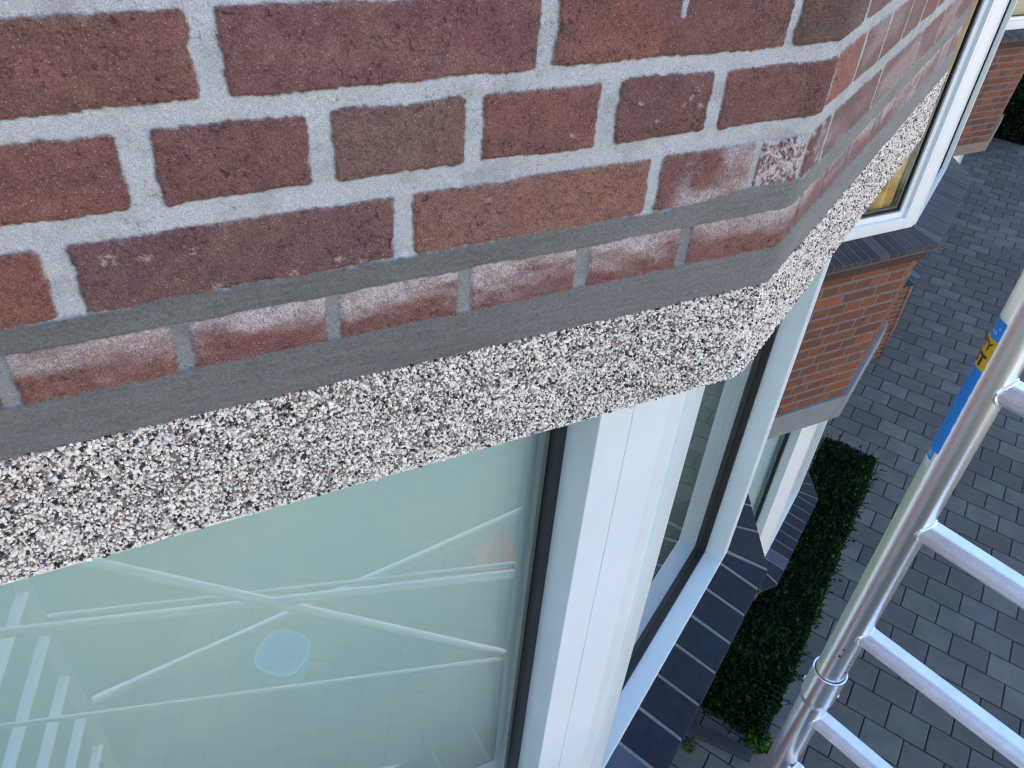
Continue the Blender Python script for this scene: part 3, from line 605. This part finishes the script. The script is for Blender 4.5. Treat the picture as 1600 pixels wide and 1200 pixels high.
# ---------------------------------------------------------------- hedges
def leaves(n, sampler, size, seed, pal):
    g = np.random.default_rng(seed); P_, N_ = sampler(g, n)
    N_ = N_+g.normal(0, .55, (n, 3)); N_ /= np.linalg.norm(N_, axis=1)[:, None]
    t = np.cross(N_, g.normal(size=(n, 3))); t /= np.linalg.norm(t, axis=1)[:, None]; b = np.cross(N_, t)
    s = size*g.uniform(.6, 1.35, (n, 1)); a = s*t; c = s*.5*b; k = N_*s*.18
    v = np.stack([P_-a, P_-c+k, P_+a, P_+c+k], 1).reshape(-1, 3); f = np.arange(4*n).reshape(n, 4)
    pal = np.array(pal); col = pal[g.integers(0, len(pal), n)]*g.uniform(.55, 1.4, (n, 1)); return v, f, np.repeat(col, 4, 0)
GREENS = [srgb(14, 36, 17), srgb(20, 44, 18), srgb(12, 28, 16), srgb(38, 60, 24), srgb(16, 34, 20)]
def hedge(a, b, wd, ht, label, seed, dens, size, group=None):
    """clipped box hedge from a to b (mm plan, centre line)"""
    a = np.array(a, float); b = np.array(b, float); d = b-a; L = np.linalg.norm(d); d /= L; nn = np.array([d[1], -d[0]])
    root = empty('hedge', V(*(a+b)/2, -5400), label, 'hedge', group)
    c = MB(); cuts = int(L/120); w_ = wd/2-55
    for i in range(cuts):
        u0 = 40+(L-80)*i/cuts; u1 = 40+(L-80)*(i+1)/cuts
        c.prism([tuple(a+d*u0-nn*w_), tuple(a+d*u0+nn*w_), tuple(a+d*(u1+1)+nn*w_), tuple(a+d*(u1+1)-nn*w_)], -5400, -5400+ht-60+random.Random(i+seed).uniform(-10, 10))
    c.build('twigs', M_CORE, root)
    def smp(g, n):
        k = g.choice(4, n, p=[.5, .2, .2, .1]); u = g.uniform(0, L, n); v = g.uniform(-wd/2, wd/2, n); z = g.uniform(0, ht, n)
        side = np.where(k == 1, 1, -1); top = k == 0; end = k == 3
        e = np.where(g.random(n) < .6, 0, L)
        U = np.where(end, e, u); W_ = np.where(top | end, v, side*wd/2); Z_ = np.where(top, ht, z)
        dpt = np.abs(g.normal(0, 26, n)); bump = (fbm(U/160, (W_+Z_)/160, seed, 3)-.5)*80; dd = dpt-bump
        Z_ = np.where(top, Z_-dd, Z_); W_ = np.where(~top & ~end, side*(wd/2-dd), W_); U = np.where(end, np.where(e > 0, L-dd, dd), U)
        xy = a+np.outer(U, d)+np.outer(W_, nn); Pm = np.stack([xy[:, 0]/1000, xy[:, 1]/1000, (Z_-5400)/1000+GZ], -1)
        N_ = np.where(top[:, None], np.array([0, 0, 1.]), np.where(end[:, None], np.append(d, 0)*np.where(e > 0, 1, -1)[:, None], np.append(nn, 0)*side[:, None])); return Pm, N_
    def shoots(g, n):
        P0, N0 = smp(g, n//9); k = np.repeat(np.arange(n//9), 9)[:n]; k = np.concatenate([k, k[:n-len(k)]]); t = g.uniform(0, size*4.2, n)[:, None]
        dr = N0+np.array([0, 0, .5])+g.normal(0, .35, N0.shape); return P0[k]+dr[k]*t, N0[k]+g.normal(0, .8, (n, 3))
    v, f, c_ = leaves(dens//6, shoots, size*1.05, seed+50, GREENS[:4]+[srgb(44, 72, 26), srgb(58, 84, 30)]); mesh_np('shoots', v, f, M_LEAF, root, c_, smooth=False)
    v, f, c_ = leaves(dens, smp, size, seed, GREENS); mesh_np('leaves', v, f, M_LEAF, root, c_, smooth=False)
hedge((3034, 1393), (5188, 2759), 447, 800, 'long clipped dark green hedge between the next-door bay and the paving', 5, 46000, .013, 'clipped hedges along the bays')
hedge((15200, 8750), (17600, 10250), 900, 800, 'small far hedge at the right edge of the photo, beyond the farthest bay', 8, 9000, .035, 'clipped hedges along the bays')
# border slab at the near end of the hedge and tufts of weeds
b = MB(); a0 = np.array([2700., 1640.]); b0 = np.array([3060., 1170.]); d = (b0-a0)/np.linalg.norm(b0-a0); nn = np.array([d[1], -d[0]])
b.prism([tuple(a0), tuple(b0), tuple(b0-nn*-90), tuple(a0-nn*-90)], -5440, -5368, srgb(62, 68, 74)); tag(b.build('edging_stone', M_PAVE, bevel=.006), 'grey edging stone laid across the near end of the hedge', 'edging stone')
def weed(x, y, n, sz, label, seed, group='weeds in the paving joints'):
    g = np.random.default_rng(seed); N = n*6; ang = g.uniform(0, 6.283, N); r = sz*np.sqrt(g.random(N)); z = g.uniform(0, sz*.8, N)*(1-r/sz*.6)
    v, f, c = leaves(N, lambda g_, k: (np.stack([x/1000+r*np.cos(ang), y/1000+r*np.sin(ang), z+GZ-5.4+.004], -1), np.tile([0, 0, 1.], (k, 1))), sz*.22, seed, [srgb(50, 86, 26), srgb(68, 104, 32), srgb(34, 62, 24)])
    tag(mesh_np('weed', v, f, M_LEAF, None, c, smooth=False), label, 'weed', group)
weed(3140, 1215, 26, .10, 'bright green weed at the near corner of the hedge by the edging stone', 1)
weed(2660, 1390, 14, .05, 'dark small weed beside the blue sill tiles, in front of the edging stone', 3)
# ================================================================ scaffold tower
S1 = np.array([836., -89.]); AX = np.array([math.cos(R_(15)), math.sin(R_(15))]); NX = np.array([math.cos(R_(-75)), math.sin(R_(-75))])
tower = empty('scaffold_tower', V(S1[0], S1[1], -5400), 'aluminium scaffold tower with ribbed rungs and a blue and yellow sticker on its tube', 'scaffold')
def ribbed(a, b, n_rib=40, r=.0185):
    """rung: a round tube with fine lengthwise ribs on its tread"""
    a = Vector(a); b = Vector(b); d = (b-a).normalized(); up = Vector((0, 0, 1)); side = d.cross(up).normalized(); n = 168; prof = []
    for i in range(n):
        t = 2*math.pi*i/n; c, s = math.cos(t), math.sin(t); rr = r*(1-(.035 if (i % 4 < 2) else 0)*(1 if abs(s) < .93 and s > -.35 else 0))
        y = max(-.80*r, min(.86*r, rr*s)); prof.append((rr*c, y))
    m = MB(); vs = [p+side*x+up*y for p in (a, b) for x, y in prof]
    m.add(vs, [(i, (i+1) % n, n+(i+1) % n, n+i) for i in range(n)]+[tuple(range(n-1, -1, -1)), tuple(range(n, 2*n))]); return m
def weld(p, d, r, seed):
    """bead of weld where a rung meets the stile"""
    rr = random.Random(seed); m = MB(); d = Vector(d); up = Vector((0, 0, 1)); side = d.cross(up).normalized(); n = 44; k = 7; R0 = .0250; vs = []
    for i in range(n):
        t = 2*math.pi*i/n; c, s = math.cos(t), math.sin(t); y = r*s*.92; x = r*c; depth = math.sqrt(max(R0*R0-x*x, 0)); w_ = .0033+rr.uniform(-.0005, .0008)
        for j in range(k):
            q = 2*math.pi*j/k; e = w_*math.cos(q); h = w_*math.sin(q); vs.append(Vector(p)+side*(c*(r+h*.8))+up*(s*(r*.92+h*.8))+d*(depth+e*.9-.0006))
    fs = [(i*k+j, ((i+1) % n)*k+j, ((i+1) % n)*k+(j+1) % k, i*k+(j+1) % k) for i in range(n) for j in range(k)]
    m.add(vs, fs); return m
def frame(base, ztop, first):
    for o, nm in ((0, 'a'), (850, 'b')):
        p = base+NX*o; low = MB(); low.tube(V(p[0], p[1], -5380), V(p[0], p[1], -1165), .0258, 48); low.tube(V(p[0], p[1], -1165), V(p[0], p[1], -1150), .0258, 48, .0290, False)
        low.tube(V(p[0], p[1], -1150), V(p[0], p[1], -1078), .0290, 48, None, False)
        # open mouth of the socket
        n = 48; c = Vector(V(p[0], p[1], -1078)); vs = []
        for rr, dz in ((.0290, 0), (.0262, 0), (.0262, -.03)): vs += [c+Vector((rr*math.cos(2*math.pi*i/n), rr*math.sin(2*math.pi*i/n), dz)) for i in range(n)]
        low.add(vs, [(i, (i+1) % n, n+(i+1) % n, n+i) for i in range(n)]+[(n+i, n+(i+1) % n, 2*n+(i+1) % n, 2*n+i) for i in range(n)])
        st = low.build('stile', M_STILE, tower, smooth=True)
        up = MB(); up.tube(V(p[0], p[1], -1110), V(p[0], p[1], ztop), .0247, 64); us = up.build('stile', M_STILE, tower, smooth=True)
        if o == 0:
            for zz in (-450, -702, -954, -198, 54, 306): weld(V(p[0], p[1], zz), (NX[0], NX[1], 0), .0192, int(zz)).build('weld', M_ALU, us, smooth=True)
            for zz in (-1206, -1458): weld(V(p[0], p[1], zz), (NX[0], NX[1], 0), .0192, int(zz)).build('weld', M_ALU, st, smooth=True)
            q = Vector(V(p[0], p[1], -1140)); dd = Vector((NX[0]*.8+.3, NX[1]*.8+.3, 0)).normalized(); r = MB(); r.tube(q+dd*.026, q+dd*.032, .0045, 20); r.build('rivet', M_ALU, st, smooth=True)
            dd = Vector((-NX[0], -NX[1], 0)); r = MB(); r.tube(q+dd*.026, q+dd*.032, .0045, 20); r.build('rivet', M_ALU, st, smooth=True)
        ft = MB(); ft.tube(V(p[0], p[1], -5400), V(p[0], p[1], -5370), .07, 32, .04); ft.build('foot', M_GASK, tower, smooth=True)
    z = -198+252*2
    while z > -5200:
        a = base+NX*(12); b_ = base+NX*838; ribbed(V(a[0], a[1], z), V(b_[0], b_[1], z)).build('rung', M_ALU, tower, smooth=True); z -= 252
frame(S1, 700, 0); S2 = S1-AX*1760; frame(S2, 700, 0)
def bar(p, q, r, name): m = MB(); m.tube(p, q, r, 20); m.build(name, M_ALU, tower, smooth=True)
for o, z in ((0, -1362), (850, -2420), (850, -3900)):
    a = S2+NX*(o+34); b_ = S1+NX*(o+34); bar(V(a[0], a[1], z), V(b_[0], b_[1], z), .0105, 'rail')
a = S2+NX*34; b_ = S1+NX*34; bar(V(a[0], a[1], -1700), V(b_[0], b_[1], -1700), .006, 'rail')
bar(V(*(S1+AX*-1735+NX*30), -828), V(*(S1+AX*-25+NX*30), -1844), .0115, 'brace')
for (sa, za, sb, zb_) in ((-1735, -3013, -41, -2146),):
    a = S1+AX*sa+NX*(850+(30 if sa*za > 0 and za > -2500 else 60)); b_ = S1+AX*sb+NX*(850+(30 if za > -2500 else 60)); bar(V(a[0], a[1], za), V(b_[0], b_[1], zb_), .02, 'brace')
# dents and scrapes on the near stile
M_DARK = mat('scraped_metal', srgb(60, 62, 66), rough=.6)
def patch(z0, z1, a0, a1, r, name, mt, parent, base=S1, jag=0., n=14, mz=6, seed=1):
    g = random.Random(seed); m = MB(); vs = []
    for j in range(mz+1):
        z = z0+(z1-z0)*j/mz; e = g.uniform(-jag, jag)
        for i in range(n+1):
            t = R_(a0+(a1-a0+(e if i == n else 0))*i/n); zz = z
            vs.append(V(base[0]+r*math.cos(t), base[1]+r*math.sin(t), zz))
    m.add(vs, [(j*(n+1)+i, j*(n+1)+i+1, (j+1)*(n+1)+i+1, (j+1)*(n+1)+i) for j in range(mz) for i in range(n)]); return m.build(name, mt, parent, smooth=True)
M_SBLUE = mat('blue_sticker', srgb(0, 132, 228), rough=.4); M_SYEL = mat('yellow_sticker', srgb(214, 172, 0), rough=.4); M_SWHT = mat('white_print', srgb(225, 230, 232), rough=.5); M_INK = mat('black_print', srgb(18, 18, 18), rough=.5)
stk = patch(-428, -564, 92, 177, 25.15, 'sticker', M_SBLUE, tower, jag=.8, mz=30); stk2 = patch(-360, -385, 92, 177, 25.15, 'band', M_SBLUE, stk, jag=.8, mz=8)
patch(-385, -428, 92, 178, 25.2, 'band', M_SYEL, stk, jag=.8, mz=8, seed=3); patch(-560, -590, 92, 168, 25.1, 'band', M_SWHT, stk, mz=4)
patch(-562, -580, 118, 164, 25.3, 'print', M_SBLUE, stk, mz=3); patch(-566, -576, 128, 158, 25.4, 'print', mat('pale_blue_print', srgb(120, 178, 214), rough=.5), stk, mz=2)
def wrap_text(txt, size, z, a_right, mt, parent, r=25.35, bold=0.):
    """lettering bent round the stile; reads along the circumference, right edge at angle a_right"""
    cu = bpy.data.curves.new('t', 'FONT'); cu.body = txt; cu.size = size; cu.align_x = 'RIGHT'; cu.offset = bold; cu.resolution_u = 3
    ob = bpy.data.objects.new('t', cu); COL.objects.link(ob); dg = bpy.context.evaluated_depsgraph_get(); dg.update()
    me = bpy.data.meshes.new_from_object(ob.evaluated_get(dg)); bpy.data.objects.remove(ob)
    import bmesh
    bm = bmesh.new(); bm.from_mesh(me)
    for k in range(-60, 3):
        bmesh.ops.bisect_plane(bm, geom=bm.verts[:]+bm.edges[:]+bm.faces[:], plane_co=(k*1.0+.13, 0, 0), plane_no=(1, 0, 0))
    bm.to_mesh(me); bm.free()
    for v in me.vertices:
        t = R_(a_right)+v.co.x/r; zz = z+v.co.y; v.co = V(S1[0]+r*math.cos(t), S1[1]+r*math.sin(t), zz)
    me.materials.clear(); me.materials.append(mt); return link('lettering', me, parent)
wrap_text('SAFETY', 17, -402, 168, M_INK, stk, bold=.35, r=25.45); wrap_text('TEST', 22, -424, 168, M_INK, stk, bold=.9, r=25.45)
g = random.Random(5)
wrap_text('iIi', 5, -371, 168, M_SWHT, stk); wrap_text('m h', 6, -378, 160, M_SWHT, stk, bold=.2)
m = MB()
for i in range(15):      # small print lines running down the sticker
    z = -437-i*7.6; a0 = g.uniform(118, 128); a1 = a0+g.uniform(12, 26)
    vs = [V(S1[0]+25.3*math.cos(R_(a)), S1[1]+25.3*math.sin(R_(a)), zz) for zz in (z, z-.8) for a in np.linspace(a0, a1, 6)]
    m.add(vs, [(k, k+1, k+7, k+6) for k in range(5)])
m.build('print', mat('fine_print', srgb(110, 190, 235), rough=.5), stk)
for i, (z, a, w_, h) in enumerate([(-1003, 205, 9, 6), (-985, 208, 6, 5), (-1046, 262, 5, 5), (-1030, 265, 4, 4), (-1018, 262, 5, 3), (-1006, 266, 3, 3)]): patch(z, z-h, a, a+w_, 24.8, 'scrape', M_DARK, tower, mz=3, n=4, jag=4, seed=i)
# ---------------------------------------------------------------- things standing in the street, mirrored in the wide pane
def lathe(prof, n, c, mt, name, parent=None, sq=0.):
    m = MB(); vs = []
    for r, z in prof:
        for i in range(n):
            t = 2*math.pi*i/n; k = 1+sq*math.cos(4*t); vs.append(V(c[0]+r*k*math.cos(t), c[1]+r*k*math.sin(t), z))
    k = len(prof); m.add(vs, [(j*n+i, j*n+(i+1) % n, (j+1)*n+(i+1) % n, (j+1)*n+i) for j in range(k-1) for i in range(n)]); return m.build(name, mt, parent, smooth=True)
tb_ = lathe([(2, -5392), (120, -5392), (130, -5396), (175, -5120), (190, -5112), (192, -5122), (182, -5126), (138, -5400), (2, -5400)], 48, (250, -2770), mat('cyan_plastic', srgb(70, 225, 250), rough=.35), 'mixing_tub', sq=.05)
tag(tb_, 'light blue plastic mixing tub on the paving, mirrored in the wide window pane', 'tub')
cone = empty('traffic_cone', V(2130, -3130, -5400), 'orange traffic cone in the street, mirrored at the right of the wide window pane', 'traffic cone')
lathe([(2, -4940), (28, -4940), (120, -5372), (125, -5376)], 32, (2130, -3130), mat('orange_plastic', srgb(255, 70, 20), rough=.45), 'cone_body', cone)
m = MB(); m.prism([(1950, -3310), (2310, -3310), (2310, -2950), (1950, -2950)], -5400, -5372); m.build('cone_base', mat('orange_rubber', srgb(220, 70, 30), rough=.6), cone, bevel=.01)
